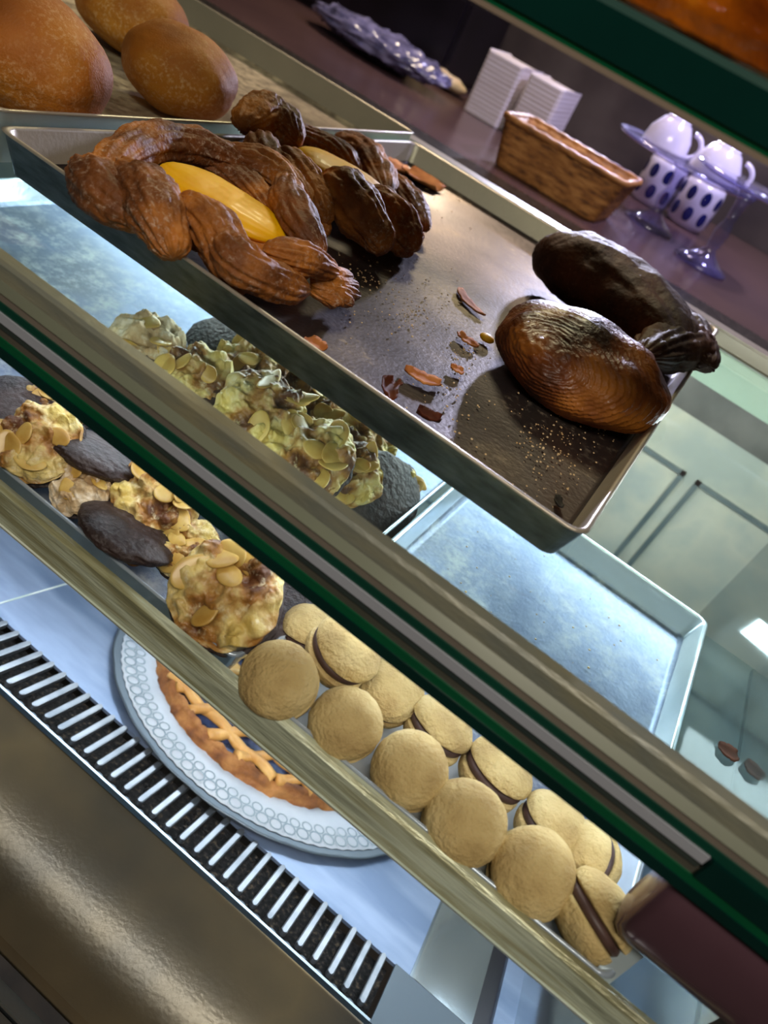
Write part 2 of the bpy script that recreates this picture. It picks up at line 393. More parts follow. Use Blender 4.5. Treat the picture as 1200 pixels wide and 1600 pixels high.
link('deck_seam', slab(-.375, -.3735, .536, 1.02, -.003, .0008), M['bright'], case, smooth=False)
link('deck_seam', slab(deck_end, deck_end + .002, .536, 1.02, -.003, .0012), M['steel_edge'], case, smooth=False)
link('end_plate', slab(deck_end + .002, .176, .536, 1.02, -.001, .002), M['steel_wall'], case, smooth=False)['label'] = 'polished steel plate right of the deck seam'
link('corner_gap', slab(.176, .192, .30, 1.02, -.006, -.002), M['dark'], case, smooth=False)
link('end_foot', slab(.192, XR, .30, 1.02, -.003, .003), M['steel_deck'], case, smooth=False)
link('front_corner_plate', slab(.102, .176, .40, .5355, -.001, .002), M['plategrey'], case, smooth=False)
bm = bmesh.new()
p = [(.2965, -.588), (.178, -.592), (.170, -.597), (.170, -.612), (.2965, -.606)]
add_loft(bm, [[(XL, y, z) for y, z in p], [(.30, y, z) for y, z in p]])
link('sill', bm, M['steel_sill'], case, smooth=False)['label'] = 'brownish reflective steel front sill'
bm = bmesh.new()
p = [(.2975, -.5865), (.2935, -.5865), (.2935, -.5895), (.2975, -.5895)]
add_loft(bm, [[(XL, y, z) for y, z in p], [(.30, y, z) for y, z in p]])
link('sill_lip', bm, M['steel_edge'], case, smooth=False)
link('gasket', box((XL, .161, -.602), (.3, .170, -.590)), M['gasket'], case, smooth=False)
bm = bmesh.new()
for y0, y1, z in ((.151, .161, -.588), (.140, .150, -.592), (.124, .139, -.597)):
    add_box(bm, (XL, y0, -.62), (.3, y1, z), .0015)
link('front_rail', bm, M['steel_wall'], case, smooth=False)['label'] = 'ribbed steel front rail at the bottom'
# case lower front, end panel, rear wall
link('lower_front', box((XL, .12, -CZ), (.3, .16, -.621)), M['steel_wall'], case, smooth=False)
link('end_panel', box((XR, .292, -.66), (XR + .012, .93, -.258)), M['steel_wall'], case, smooth=False)['label'] = 'mirror-bright steel end panel on the right'
link('rear_wall', box((XL, .93, -CZ), (XR + .012, .95, -.285)), M['door'], case, smooth=False)
bm = box((XL, .926, -.285), (XR + .012, .95, -.240)); link('rear_rail', bm, M['backdark'], case, smooth=False)
link('rear_glass_edge', box((XL, .917, -.2445), (XR + .012, .93, ZB - .0005), .001), M['palegreen'], case, smooth=False)['label'] = 'rear glass edge, its lit look put in the pale green colour'
link('rear_ledge', box((XL, .934, -.236), (XR + .012, .962, -.188), .002), M['cream'], case, smooth=False)
# frames built in place of reflections in the rear doors, seen under the shelf
bm = bmesh.new()
def dl(x0, x1, z0, z1): add_box(bm, (x0, .924, z0), (x1, .93, z1))
for x0, x1 in ((-.10, .085), (.10, .30), (-.34, -.12)):
    dl(x0, x1, -.352, -.347); dl(x0, x1, -.60, -.595); dl(x0, x0 + .006, -.60, -.347); dl(x1 - .006, x1, -.60, -.347)
link('door_reflection_frame', bm, M['doorrefl'], case, smooth=False)['label'] = 'thin dark frames standing in for reflections in the rear sliding doors'
# ------------------------------------------------------------------ air grille
gr = thing('air_grille', 'slotted steel air grille over black foam in front of the tart', 'vent', D(-.4, .505, 0))
link('filter_foam', slab(XL, .100, .474, .536, -.014, -.010), M['foam'], gr, smooth=False)['label'] = 'black speckled foam filter'
bm = slab(XL, .102, .470, .4765, -.012, .0005)
slab(XL, .102, .4765, .480, -.006, -.004, bm)
link('front_lip', bm, M['steel_edge'], gr, smooth=False)
for k in range(52):
    x = .0905 - k * .0152
    bm = bmesh.new()
    pts = []
    for sx, sy in ((-1, -1), (1, -1), (1, 1), (-1, 1)): pts.append((x + sx * .0029, .505 + sy * .031))
    n = 6; loop = []
    for i in range(n + 1):
        a = PI * i / n; loop.append((x + .0029 * math.cos(a), .5335 + .0029 * math.sin(a)))
    for i in range(n + 1):
        a = PI + PI * i / n; loop.append((x + .0029 * math.cos(a), .4850 + .0029 * math.sin(a)))
    add_loft(bm, [[D(a, b, -.0035) for a, b in loop], [D(a, b, .0008) for a, b in loop], [D(x + (a - x) * .7, b, .0014) for a, b in loop]])
    link('slat', bm, M['slat'], gr, smooth=False)
bm = bmesh.new()      # half-round tabs between slots on both sides
for k in range(52):
    x = .0905 - k * .0152 - .0076
    add_lathe(bm, [(.0052, -.003), (.0052, -.0006)], (0, 0, 0), 14)
    for v in bm.verts[-28:] if False else []: pass
    bm.verts.ensure_lookup_table()
    for v in bm.verts[-28:]: v.co = D(v.co.x + x, v.co.y + .474, v.co.z)
link('scalloped_edge', bm, M['plategrey'], gr, smooth=False)

# ------------------------------------------------------------------ glass shelves
def prof_x(bm, poly, x0, x1, mi=0):
    add_loft(bm, [[(x0, y, z) for y, z in poly], [(x1, y, z) for y, z in poly]], [mi, mi])
sb = thing('glass_shelf', 'thick green-edged glass shelf carrying the two pastry trays', 'shelf', (-.5, .55, ZB - .01))
link('pane', box((XL, .2655, ZB - .009), (XR, .918, ZB)), M['glass'], sb, smooth=False)
zz = [-.2025, -.2125, -.2167, -.2216, -.2265, -.2318, -.236, -.2408, -.2457, -.2519]
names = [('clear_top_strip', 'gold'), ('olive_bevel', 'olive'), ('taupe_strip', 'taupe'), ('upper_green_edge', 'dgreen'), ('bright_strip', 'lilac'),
         ('charcoal_strip', 'charc'), ('lower_taupe_strip', 'dtaupe'), ('lower_green_edge', 'green'), ('dark_glass_edge', 'bgreen')]
dep = [.262, .260, .2595, .2585, .2575, .2585, .2592, .2582, .2575]
lab = {'clear_top_strip': 'scratched golden clear top strip', 'bright_strip': 'pale grey strip with its reflection put in the colour', 'lower_green_edge': 'bright bottle green glass edge',
       'dark_glass_edge': 'almost black green glass edge', 'upper_green_edge': 'dark green glass line'}
for i, (nm, mt) in enumerate(names):
    bm = bmesh.new(); z1, z0, y = zz[i], zz[i + 1], dep[i]
    xe = XR if nm not in ('bright_strip', 'charcoal_strip') else .128
    if i == 0: poly = [(y + .0015, z1), (y, z1 - .002), (y, z0), (.2705, z0), (.2705, z1)]
    elif i == 1: poly = [(.262, z1), (.2585, z0), (.270, z0), (.270, z1)]
    else: poly = [(y, z1), (y, z0), (.268, z0), (.268, z1)]
    prof_x(bm, poly, XL, xe)
    o = link(nm, bm, M[mt], sb, smooth=False)
    if nm in lab: o['label'] = lab[nm]
link('rail_end_block', box((.1295, .2575, -.2408), (XR, .268, -.2266), .0006), M['bgreen'], sb, smooth=False)['label'] = 'dark green end block of the rail'
link('light_housing', box((XL, .262, -.2562), (.132, .274, -.2522), .0005), M['plum_line'], sb, smooth=False)
# plum bracket bar under the rail
bm = bmesh.new()
rings = []
for xi, s in ((.1285, .55), (.1305, .85), (.134, .97), (.139, 1.0), (.40, 1.0)):
    rg = []
    for k in range(36):
        a = 2 * PI * k / 36; cc, ss = math.cos(a), math.sin(a)
        rg.append((xi, .272 + .0145 * s * (abs(cc) ** .75) * (1 if cc > 0 else -1), -.2805 + .0275 * s * (abs(ss) ** .8) * (1 if ss > 0 else -1)))
    rings.append(rg)
add_loft(bm, rings)
o = link('support_bar', bm, M['plum'], origin=(.26, .272, -.308))
tag(o, 'glossy plum brown rounded bar under the right end of the green shelf rail', 'support bar')
sv = thing('glass_shelf', 'lower clear shelf with a scratched acrylic front edge, carrying the biscuits', 'shelf', (-.5, .45, ZC - .008))
link('pane', box((XL, .2567, ZC - .005), (XR, .64, ZC)), M['glass_low'], sv, smooth=False)
bm = bmesh.new()
prof_x(bm, [(.2535, -.3278), (.2515, -.3300), (.2515, -.3530), (.2532, -.3560), (.2565, -.3560), (.2565, -.3278)], XL, XR)
link('acrylic_edge', bm, M['acrylic'], sv, smooth=False)['label'] = 'scratched golden green acrylic front edge, highlights put in its colour'
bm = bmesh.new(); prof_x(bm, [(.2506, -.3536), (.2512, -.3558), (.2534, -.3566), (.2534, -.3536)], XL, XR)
link('edge_highlight', bm, M['bright'], sv, smooth=False)['label'] = 'lower bevel of the edge, highlight put in its near-white colour'
# little acrylic gusset right of the biscuits
P1 = ony(922, 1520, .2590); P2 = ony(1052, 1418, .292)
bm = bmesh.new(); dv = (P2 - P1); sd = Vector((.010, .001, -.001)); dn = Vector((0, 0, -.006))
add_loft(bm, [[P1, P1 + sd, P1 + sd + dn, P1 + dn], [P2, P2 + sd, P2 + sd + dn, P2 + dn]])
o = link('acrylic_support', bm, M['acrylic_pale'], smooth=False)
tag(o, 'clear acrylic bar slanting between lower shelf edge and plum bar', 'support')
# top shelf
YA = .33
def za(y): return ony(1050, y, YA).z
sa = thing('glass_shelf', 'upper dark green glass shelf at the top right corner', 'shelf', (-.4, .5, -.014))
for nm, mt, a, b, dy in (('beige_strip', 'beige', 176, 164, .0), ('green_edge', 'green', 164, 150, .0), ('dark_glass_edge', 'bgreen', 150, 62, -.001), ('teal_bevel', 'teal', 62, 46, .0005)):
    bm = bmesh.new(); prof_x(bm, [(YA + dy, za(a)), (YA + dy, za(b)), (YA + .012, za(b)), (YA + .012, za(a))], XL, .4)
    link(nm, bm, M[mt], sa, smooth=False)
link('pane', box((XL, YA + .012, za(80)), (.4, .8, za(64))), M['glass'], sa, smooth=False)

# ------------------------------------------------------------------ trays
t1 = link('baking_tray', tray_mesh(-.398, .0125, .3345, .889, -.2040, .0225, .006, r=.010, minner=2), [M['tray_dark'], M['tray_wall'], M['tray_inner']], origin=(-.19, .61, -.204))
tag(t1, 'dark worn baking tray holding the braided and the shell pastries', 'baking tray')
t2 = link('baking_tray', tray_mesh(-.815, -.4005, .3345, .893, -.2040, .0305, .0015, r=.010, minner=2), [M['tray_flour'], M['tray_wall_lit'], M['tray_inner']], origin=(-.61, .61, -.204))
tag(t2, 'floury baking tray at upper left carrying the oval rolls', 'baking tray')
t3 = link('baking_tray', tray_mesh(-.62, -.098, .2665, .612, -.3545, .0225, .005, r=.008), [M['steel_tray'], M['steel_sheen']], origin=(-.36, .44, -.3545))
tag(t3, 'steel tray on the lower shelf filled with almond biscuits', 'baking tray')
t4 = link('baking_tray', tray_mesh(-.090, .148, .2585, .614, -.3545, .0245, .005, r=.008), [M['steel_tray'], M['steel_sheen']], origin=(.03, .44, -.3545))
tag(t4, 'bluish steel tray with sugar dust and round sandwich biscuits along its front', 'baking tray')
TB = -.2015          # floor of the upper trays
TC = -.3520          # floor of the lower trays

# ------------------------------------------------------------------ rolls
def roll(px, py, rxp, ryp, h, ang, label, seed):
    c = W((px, py), TB, h); s = scale_at(c); rx, ry = rxp * s, ryp * s
    rot = Matrix.Rotation(ang, 3, 'Z')
    def fn(u, q):
        seam = -.012 * ry * math.exp(-((u.z + .15 + .12 * math.sin(u.x * 2 + seed)) / .10) ** 2)
        return seam + noise.noise(u * 1.6 + Vector((seed, 0, 0))) * .06 * ry + noise.noise(u * 6 + Vector((seed, 3, 0))) * .008 * ry
    bm = bmesh.new(); add_ball(bm, (c.x, c.y, TB + h), rx, ry, h, 6, rot, fn)
    for v in bm.verts:
        if v.co.z < TB + .001: v.co.z = TB + .001
    o = link('bread_roll', bm, M['roll'], origin=(c.x, c.y, TB + .001)); tag(o, label, 'bread roll', 'oval rolls on the upper left tray')
roll(48, 92, 128, 100, .040, .2, 'largest golden oval roll, cut off by the left photo edge', 1.0)
roll(208, 22, 98, 82, .034, -.2, 'golden roll behind the others, cut off by the top photo edge', 4.3)
roll(282, 112, 96, 84, .034, -.1, 'smaller sugar-dusted brown roll nearest the braided pastries', 8.1)

# ------------------------------------------------------------------ braided pastries
def lobe_px(bm, a, b, c, rp, ha, hb, hc, **k):
    A, B, Cc = W(a, TB, ha), W(b, TB, hb), W(c, TB, hc)
    add_lobe(bm, A, B, Cc, rp * scale_at(B), **k)
def clampz(bm, z):
    for v in bm.verts:
        if v.co.z < z: v.co.z = z + (v.co.z - z) * .02
        if v.co.z < z - .0003: v.co.z = z - .0003
def custard(parent, pts, rp, h, z0=TB):
    bm = bmesh.new(); A, B, Cc = [W(p, z0, h) for p in pts]
    add_lobe(bm, A, B, Cc, rp * scale_at(B), ridge=.02, nr=3, flat_=.35, taper=.5, rough=.012)
    link('custard', bm, M['custard'], parent)['label'] = 'bright yellow custard filling'
org = W((340, 380), TB, 0)
b1 = thing('braided_pastry', 'large dark braided custard pastry at the front left of the worn tray', 'pastry', (org.x, org.y, TB + .001), 'braided custard pastries')
bm = bmesh.new()
L = lobe_px
L(bm, (160, 300), (330, 350), (490, 430), 88, .016, .016, .014, ridge=.05, flat_=.35, seed=3)          # base sheet
L(bm, (150, 292), (250, 222), (390, 262), 34, .028, .034, .034, ridge=.16, nr=10, seed=1)
L(bm, (330, 240), (415, 262), (482, 320), 30, .034, .036, .034, ridge=.14, nr=9, seed=2)
L(bm, (132, 262), (165, 300), (232, 352), 46, .022, .026, .022, ridge=.10, nr=8, seed=4)
L(bm, (190, 268), (238, 318), (272, 404), 46, .030, .034, .022, ridge=.12, nr=10, seed=5, twist=2.4)
L(bm, (276, 318), (342, 368), (372, 462), 42, .034, .034, .016, ridge=.15, nr=12, seed=6, twist=1.2)
L(bm, (352, 368), (392, 424), (482, 452), 38, .034, .030, .018, ridge=.15, nr=12, seed=7, twist=1.2)
L(bm, (452, 280), (458, 330), (506, 402), 33, .036, .038, .028, ridge=.16, nr=10, seed=8, twist=2)
L(bm, (412, 392), (462, 402), (524, 424), 30, .032, .034, .026, ridge=.15, nr=10, seed=9)
L(bm, (300, 246), (380, 286), (446, 362), 26, .026, .026, .026, ridge=.2, nr=14, seed=10)
for i, e in enumerate(((548, 432), (558, 447), (562, 462), (552, 476), (530, 480))):
    L(bm, (484, 430 + i * 6), (520, 432 + i * 9), e, 16, .020 - i * .002, .021 - i * .0025, .012 - i * .001, ridge=.2, nr=6, seed=11 + i)
clampz(bm, TB + .001)
link('braided_dough', bm, M['dough'], b1)['label'] = 'dark brown flour-dusted twisted dough'
custard(b1, ((262, 258), (352, 320), (446, 376)), 66, .027)
org = W((540, 320), TB, 0)
b2 = thing('braided_pastry', 'braided custard pastry behind the larger one, with a knobbed top end', 'pastry', (org.x, org.y, TB + .001), 'braided custard pastries')
bm = bmesh.new()
L(bm, (420, 240), (530, 300), (630, 360), 62, .014, .014, .014, ridge=.05, flat_=.35, seed=3)
L(bm, (376, 200), (422, 180), (468, 226), 36, .036, .044, .036, ridge=.10, nr=8, seed=21)
L(bm, (402, 218), (420, 258), (446, 318), 34, .034, .034, .020, ridge=.2, nr=12, seed=22, twist=1)
L(bm, (450, 208), (510, 232), (560, 270), 26, .034, .030, .026, ridge=.2, nr=14, seed=23)
L(bm, (432, 250), (472, 280), (512, 352), 34, .036, .036, .020, ridge=.2, nr=13, seed=24, twist=1)
L(bm, (500, 284), (552, 318), (604, 396), 44, .036, .034, .016, ridge=.12, nr=10, seed=25, twist=2)
L(bm, (568, 310), (612, 334), (650, 392), 34, .032, .030, .016, ridge=.22, nr=12, seed=26)
L(bm, (520, 222), (572, 248), (606, 312), 30, .026, .026, .022, ridge=.15, nr=9, seed=27)
L(bm, (590, 270), (632, 310), (664, 360), 26, .022, .020, .014, ridge=.15, nr=9, seed=28)
L(bm, (446, 300), (470, 330), (516, 366), 24, .018, .018, .014, ridge=.2, nr=12, seed=29)
for i, e in enumerate(((652, 352), (660, 370), (655, 388), (640, 400))):
    L(bm, (596, 345 + i * 9), (625, 350 + i * 11), e, 17, .022 - i * .002, .022 - i * .003, .012 - i * .001, ridge=.2, nr=6, seed=31 + i)
clampz(bm, TB + .001)
link('braided_dough', bm, M['dough'], b2)['label'] = 'dark brown flour-dusted twisted dough'
custard(b2, ((462, 240), (524, 268), (600, 312)), 50, .031)

# ------------------------------------------------------------------ shell pastries
c = W((908, 575), TB, .022); s = scale_at(c)
A = W((790, 500), TB, .015); B = W((1020, 650), TB, .015)
ang = math.atan2((B - A).y, (B - A).x)
lx = (B - A).length * .5
bm = bmesh.new()
rot = Matrix.Rotation(ang, 3, 'Z')
fo = Vector((-.38, -.80, .35))
def shellfn(u, q):
    d = (Vector((u.x, u.y * .8, u.z)) - fo); a = math.atan2(d.y, d.x); dist = d.length
    w = dist * 13 + a * .5 + noise.noise(u * 1.5) * 1.6 + noise.noise(u * 5) * .25
    rd = (w % 1.0); rd = rd ** 1.6
    amp = .0014 * min(1, max(0, (dist - .15) * 3))
    swirl = .005 * math.exp(-(dist / .35) ** 2) + noise.noise(u * 9) * .0022 * math.exp(-(dist / .5) ** 2)
    return rd * amp + swirl + noise.noise(u * 2.2) * .004
add_ball(bm, (c.x, c.y, TB + .024), lx * 1.0, .061, .031, 7, rot, shellfn)
clampz(bm, TB + .001)
sp = thing('shell_pastry', 'glazed round shell pastry with fine curved layers near the tray corner', 'pastry', (c.x, c.y, TB + .001))
link('layered_crust', bm, M['shell'], sp)
bm = bmesh.new()     # custard drip at its left end
q = W((760, 530), TB, .002)
add_ball(bm, (q.x, q.y, TB + .003), .006, .005, .003, 3)
link('custard_drip', bm, M['custard'], sp)['label'] = 'small yellow custard drip'
c = W((985, 490), TB, .02)
dp = thing('shell_pastry', 'dark brown smooth folded pastry behind the glazed one, over the tray edge', 'pastry', (c.x, c.y, TB + .001))
bm = bmesh.new()
L(bm, (842, 402), (950, 444), (1068, 560), 66, .030, .036, .034, ridge=.05, nr=8, seed=41, twist=.5, taper=.42, rough=.02)
L(bm, (900, 425), (985, 468), (1075, 560), 58, .030, .034, .034, ridge=.04, nr=6, seed=42, twist=.4, taper=.42, rough=.02)
clampz(bm, TB + .001)
link('folded_crust', bm, M['darkshell'], dp)
bm = bmesh.new()
L(bm, (1000, 560), (1060, 545), (1112, 556), 42, .034, .033, .036, ridge=.10, nr=9, seed=43)
L(bm, (1040, 480), (1075, 520), (1106, 572), 32, .030, .034, .036, ridge=.12, nr=9, seed=44)
clampz(bm, -.178)
link('crust_tip', bm, M['darkshell'], dp)['label'] = 'lighter flaky tip over the tray wall'

# ------------------------------------------------------------------ flakes and crumbs on the worn tray
def flake(px, py, lp, wp, ang, mt, name, label, cat, z0=TB, curl=.3, group=None):
    c = W((px, py), z0, .001); s = scale_at(c); a = lp * s * .5; b = wp * s * .5 * 1.5
    bm = bmesh.new(); n = 10; mrows = 5; top = []
    for i in range(n + 1):
        row = []
        for j in range(mrows + 1):
            u = i / n * 2 - 1; v = j / mrows * 2 - 1
            wd = b * (1 - .5 * abs(u) ** 3) * (1 + .35 * noise.noise(Vector((i * .7, px * .1, 0))))
            x = a * u; y = wd * v + a * .25 * u * u; z = .0012 + curl * b * (v * v) * .8 + .001 * (1 + noise.noise(Vector((x * 200, y * 200, px))))
            row.append((x * math.cos(ang) - y * math.sin(ang) + c.x, x * math.sin(ang) + y * math.cos(ang) + c.y, z0 + z))
        top.append(row)
    V1 = [[bm.verts.new(p) for p in r] for r in top]; V0 = [[bm.verts.new((p[0], p[1], max(z0 + .0002, p[2] - .0012))) for p in r] for r in top]
    for i in range(n):
        for j in range(mrows):
            bm.faces.new((V1[i][j], V1[i + 1][j], V1[i + 1][j + 1], V1[i][j + 1])); bm.faces.new((V0[i][j], V0[i][j + 1], V0[i + 1][j + 1], V0[i + 1][j]))
    for i in range(n):
        bm.faces.new((V1[i][0], V0[i][0], V0[i + 1][0], V1[i + 1][0])); bm.faces.new((V1[i][-1], V1[i + 1][-1], V0[i + 1][-1], V0[i][-1]))
    for j in range(mrows):
        bm.faces.new((V1[0][j], V1[0][j + 1], V0[0][j + 1], V0[0][j])); bm.faces.new((V1[-1][j], V0[-1][j], V0[-1][j + 1], V1[-1][j + 1]))
    o = link(name, bm, mt, origin=(c.x, c.y, z0)); tag(o, label, cat, group)
G = 'pastry flakes on the worn tray'
flake(605, 610, 62, 20, -1.15, M['darkflake'], 'pastry_flake', 'long dark brown curled flake at the front edge of the worn tray', 'pastry flake', curl=.8, group=G)
flake(668, 655, 40, 18, .45, M['darkflake'], 'pastry_flake', 'small dark flake right of the long curled dark flake', 'pastry flake', curl=.8, group=G)
flake(660, 594, 62, 22, .5, M['flake'], 'pastry_flake', 'pale orange flat flake above the small dark flake', 'pastry flake', group=G)
flake(490, 540, 34, 24, -.2, M['flake'], 'pastry_flake', 'brown flake in front of the large braided pastry tail', 'pastry flake', group=G)
flake(728, 470, 82, 13, -.62, M['flake'], 'pastry_flake', 'long thin orange flake left of the glazed shell pastry', 'pastry flake', curl=.1, group=G)
flake(727, 533, 40, 16, -.2, M['flake'], 'pastry_flake', 'yellowish flake beside the custard drip of the shell pastry', 'pastry flake', group=G)
flake(714, 580, 22, 14, .6, M['flake'], 'pastry_flake', 'tiny orange flake between yellowish flake and pale orange flake', 'pastry flake', group=G)
flake(612, 262, 48, 34, .2, M['flake'], 'pastry_flake', 'orange flake behind the second braided pastry, nearest to it', 'pastry flake', group=G)
flake(655, 283, 68, 44, -.1, M['flake'], 'pastry_flake', 'broad peach flake against the rear wall of the worn tray', 'pastry flake', group=G)
flake(872, 787, 14, 20, .5, M['black'], 'burnt_crumb', 'black burnt crumb near the front corner of the worn tray', 'crumb')
flake(1137, 1178, 34, 20, .3, M['darkflake'], 'chocolate_shard', 'small dark triangular shard on the lower shelf by the end panel', 'chocolate shard', z0=ZC)
bm = bmesh.new()
random.seed(5)
spots = [((722, 550), 26, 40), ((850, 690), 42, 90), ((640, 480), 70, 110), ((940, 700), 60, 60), ((560, 430), 40, 60), ((720, 640), 90, 60), ((690, 300), 60, 50), ((870, 760), 60, 50), ((450, 180), 40, 50)]
for (px, py), sprd, cnt in spots:
    for _ in range(cnt):
        p = W((random.gauss(px, sprd * .6), random.gauss(py, sprd * .45)), TB, 0)
        if not (-.385 < p.x < -.004 and .345 < p.y < .87): continue
        r = random.uniform(.0003, .0010)
        rr = bmesh.ops.create_icosphere(bm, subdivisions=1, radius=r)
        for v in rr['verts']: v.co = Vector((v.co.x + p.x, v.co.y + p.y, v.co.z * .7 + TB + r * .6))
tag(link('crumbs', bm, M['crumb'], origin=(-.19, .6, TB)), 'tiny pale crumbs scattered over the worn tray', 'crumbs', kind='stuff')
bm = bmesh.new()
for _ in range(130):
    p = W((random.uniform(600, 1080), random.uniform(800, 1180)), TC, 0)
    if not (-.08 < p.x < .138 and .30 < p.y < .60): continue
    r = random.uniform(.0003, .0011)
    rr = bmesh.ops.create_icosphere(bm, subdivisions=1, radius=r)
    for v in rr['verts']: v.co = Vector((v.co.x + p.x, v.co.y + p.y, v.co.z * .7 + TC + r * .6))
tag(link('crumbs', bm, M['crumb'], origin=(.03, .45, TC)), 'fine crumbs on the bare back part of the bluish steel tray', 'crumbs', kind='stuff')

# ------------------------------------------------------------------ sandwich biscuits (two domes and a filling)
def dome_mesh(seed, R):
    bm = bmesh.new()
    prof = [(0, .0)] ; 
    r = bmesh.ops.create_icosphere(bm, subdivisions=5, radius=1)
    for v in r['verts']:
        u = v.co.copy(); z = u.z * .70 if u.z > 0 else u.z * .12
        k = 1 + .05 * noise.noise(u * 1.5 + Vector((seed, 0, 0))) + .018 * noise.noise(u * 5 + Vector((seed, 9, 0)))
        v.co = Vector((u.x * k, u.y * k, z * k)) * R
    return bm
RB = .0205
protoB = []
for sd in range(4):
    e = bpy.data.objects.new('sandwich_biscuit', None); C.objects.link(e); e.empty_display_size = .01; ORG[e.name] = Vector((0, 0, 0))
    up = link('biscuit_half', dome_mesh(sd * 3.1, RB), M['baci'], e)
    bm = dome_mesh(sd * 3.1 + 50, RB * .98)
    for v in bm.verts: v.co.z = -v.co.z - .0078; v.co.x = -v.co.x
    lo = link('biscuit_half', bm, M['baci'], e)
    bm = bmesh.new(); add_lathe(bm, [(RB * .6, -.0068), (RB * .9, -.0062), (RB * .94, -.0040), (RB * .9, -.0018), (RB * .6, -.001)], n=32)
    fi = link('cocoa_filling', bm, M['filling'], e)
    protoB.append(e)
usedB = [False] * 4
cb = [0]
def kiss(px, py, h, axis, label, size=1.0, rollz=0.0):
    i = cb[0] % 4; cb[0] += 1
    o = protoB[i] if not usedB[i] else copy_tree(protoB[i]); usedB[i] = True
    c = W((px, py), TC, h)
    o.location = c + UPOFF
    q = Vector(axis).normalized().to_track_quat('Z', 'Y') @ Matrix.Rotation(rollz or cb[0] * 1.3, 3, 'Z').to_quaternion()
    o.rotation_mode = 'QUATERNION'; o.rotation_quaternion = q; o.scale = (size,) * 3
    tag(o, label, 'biscuit', 'round sandwich biscuits in the front of the bluish tray')
FA = (-.05, -.45, .9)
EA = (.10, .38, .92)
kiss(436, 1062, .030, (-.1, -.5, .85), 'front-row round biscuit at the left end, beside the almond biscuits', 1.06)
kiss(540, 1130, .028, FA, 'front-row round biscuit second from the left, under the tilted one', 1.0)
kiss(640, 1202, .028, FA, 'front-row round biscuit third from the left, at the middle of the row', 1.03)
kiss(726, 1284, .028, FA, 'front-row round biscuit fourth from the left', 1.08)
kiss(833, 1364, .028, (0, -.5, .86), 'front-row round biscuit fifth from the left, cracked at its rim', 1.10)
kiss(542, 1014, .040, (.25, .15, .95), 'tilted biscuit at the back left with its pale lower half showing', 1.06)
kiss(488, 985, .022, (-.2, .3, .93), 'biscuit half hidden by the rail at the far left of the heap', 1.0)
kiss(612, 1078, .022, (.1, -.2, .95), 'smooth biscuit between tilted one and first edge-on one', .98)
kiss(690, 1134, .022, EA, 'edge-on biscuit standing left of the other two edge-on ones', 1.0)
kiss(780, 1202, .022, EA, 'edge-on biscuit in the middle of the three edge-on ones', 1.04)
kiss(868, 1288, .022, EA, 'edge-on rounded biscuit at the right of the three edge-on ones', 1.02)
kiss(906, 1336, .022, (-.88, -.28, .42), 'biscuit on edge showing a dark filling line below the rail', .98)
kiss(938, 1424, .030, (.36, .60, .72), 'pale biscuit at the right end, standing on edge with thick dark filling', 1.06)
# paper bits between
bm = bmesh.new()
add_box(bm, (-.082, .268, TC + .0006), (.139, .345, TC + .0012))
tag(link('paper_liner', bm, M['doily'], smooth=False), 'white paper liner showing between the round biscuits', 'paper liner')

# ------------------------------------------------------------------ almond biscuits
def leaf(bm, L_, Wd, t):
    r = bmesh.ops.create_icosphere(bm, subdivisions=3, radius=1)
    for v in r['verts']:
        u = v.co; taper = 1 - .35 * max(0, u.x)
        v.co = Vector((u.x * L_, u.y * Wd * taper, u.z * t + .12 * L_ * u.x * u.x))
def bisc_mesh(seed, R, H):
    bm = bmesh.new(); r = bmesh.ops.create_icosphere(bm, subdivisions=6, radius=1)
    for v in r['verts']:
        u = v.co.copy()
        k = 1 + .14 * noise.noise(u * 1.3 + Vector((seed, 0, 0))) + .08 * noise.noise(u * 4 + Vector((seed, 5, 0)))
        z = u.z * H if u.z > 0 else u.z * H * .35
        if u.z > 0: z += H * .8 * noise.noise(Vector((u.x * 2.6, u.y * 2.6, seed))) + H * .4 * abs(noise.noise(Vector((u.x * 5, u.y * 5, seed)))) + H * .09 * noise.noise(Vector((u.x * 14, u.y * 14, seed)))
        v.co = Vector((u.x * k * R, u.y * k * R, z))
    return bm
RA = .030
protoA = []
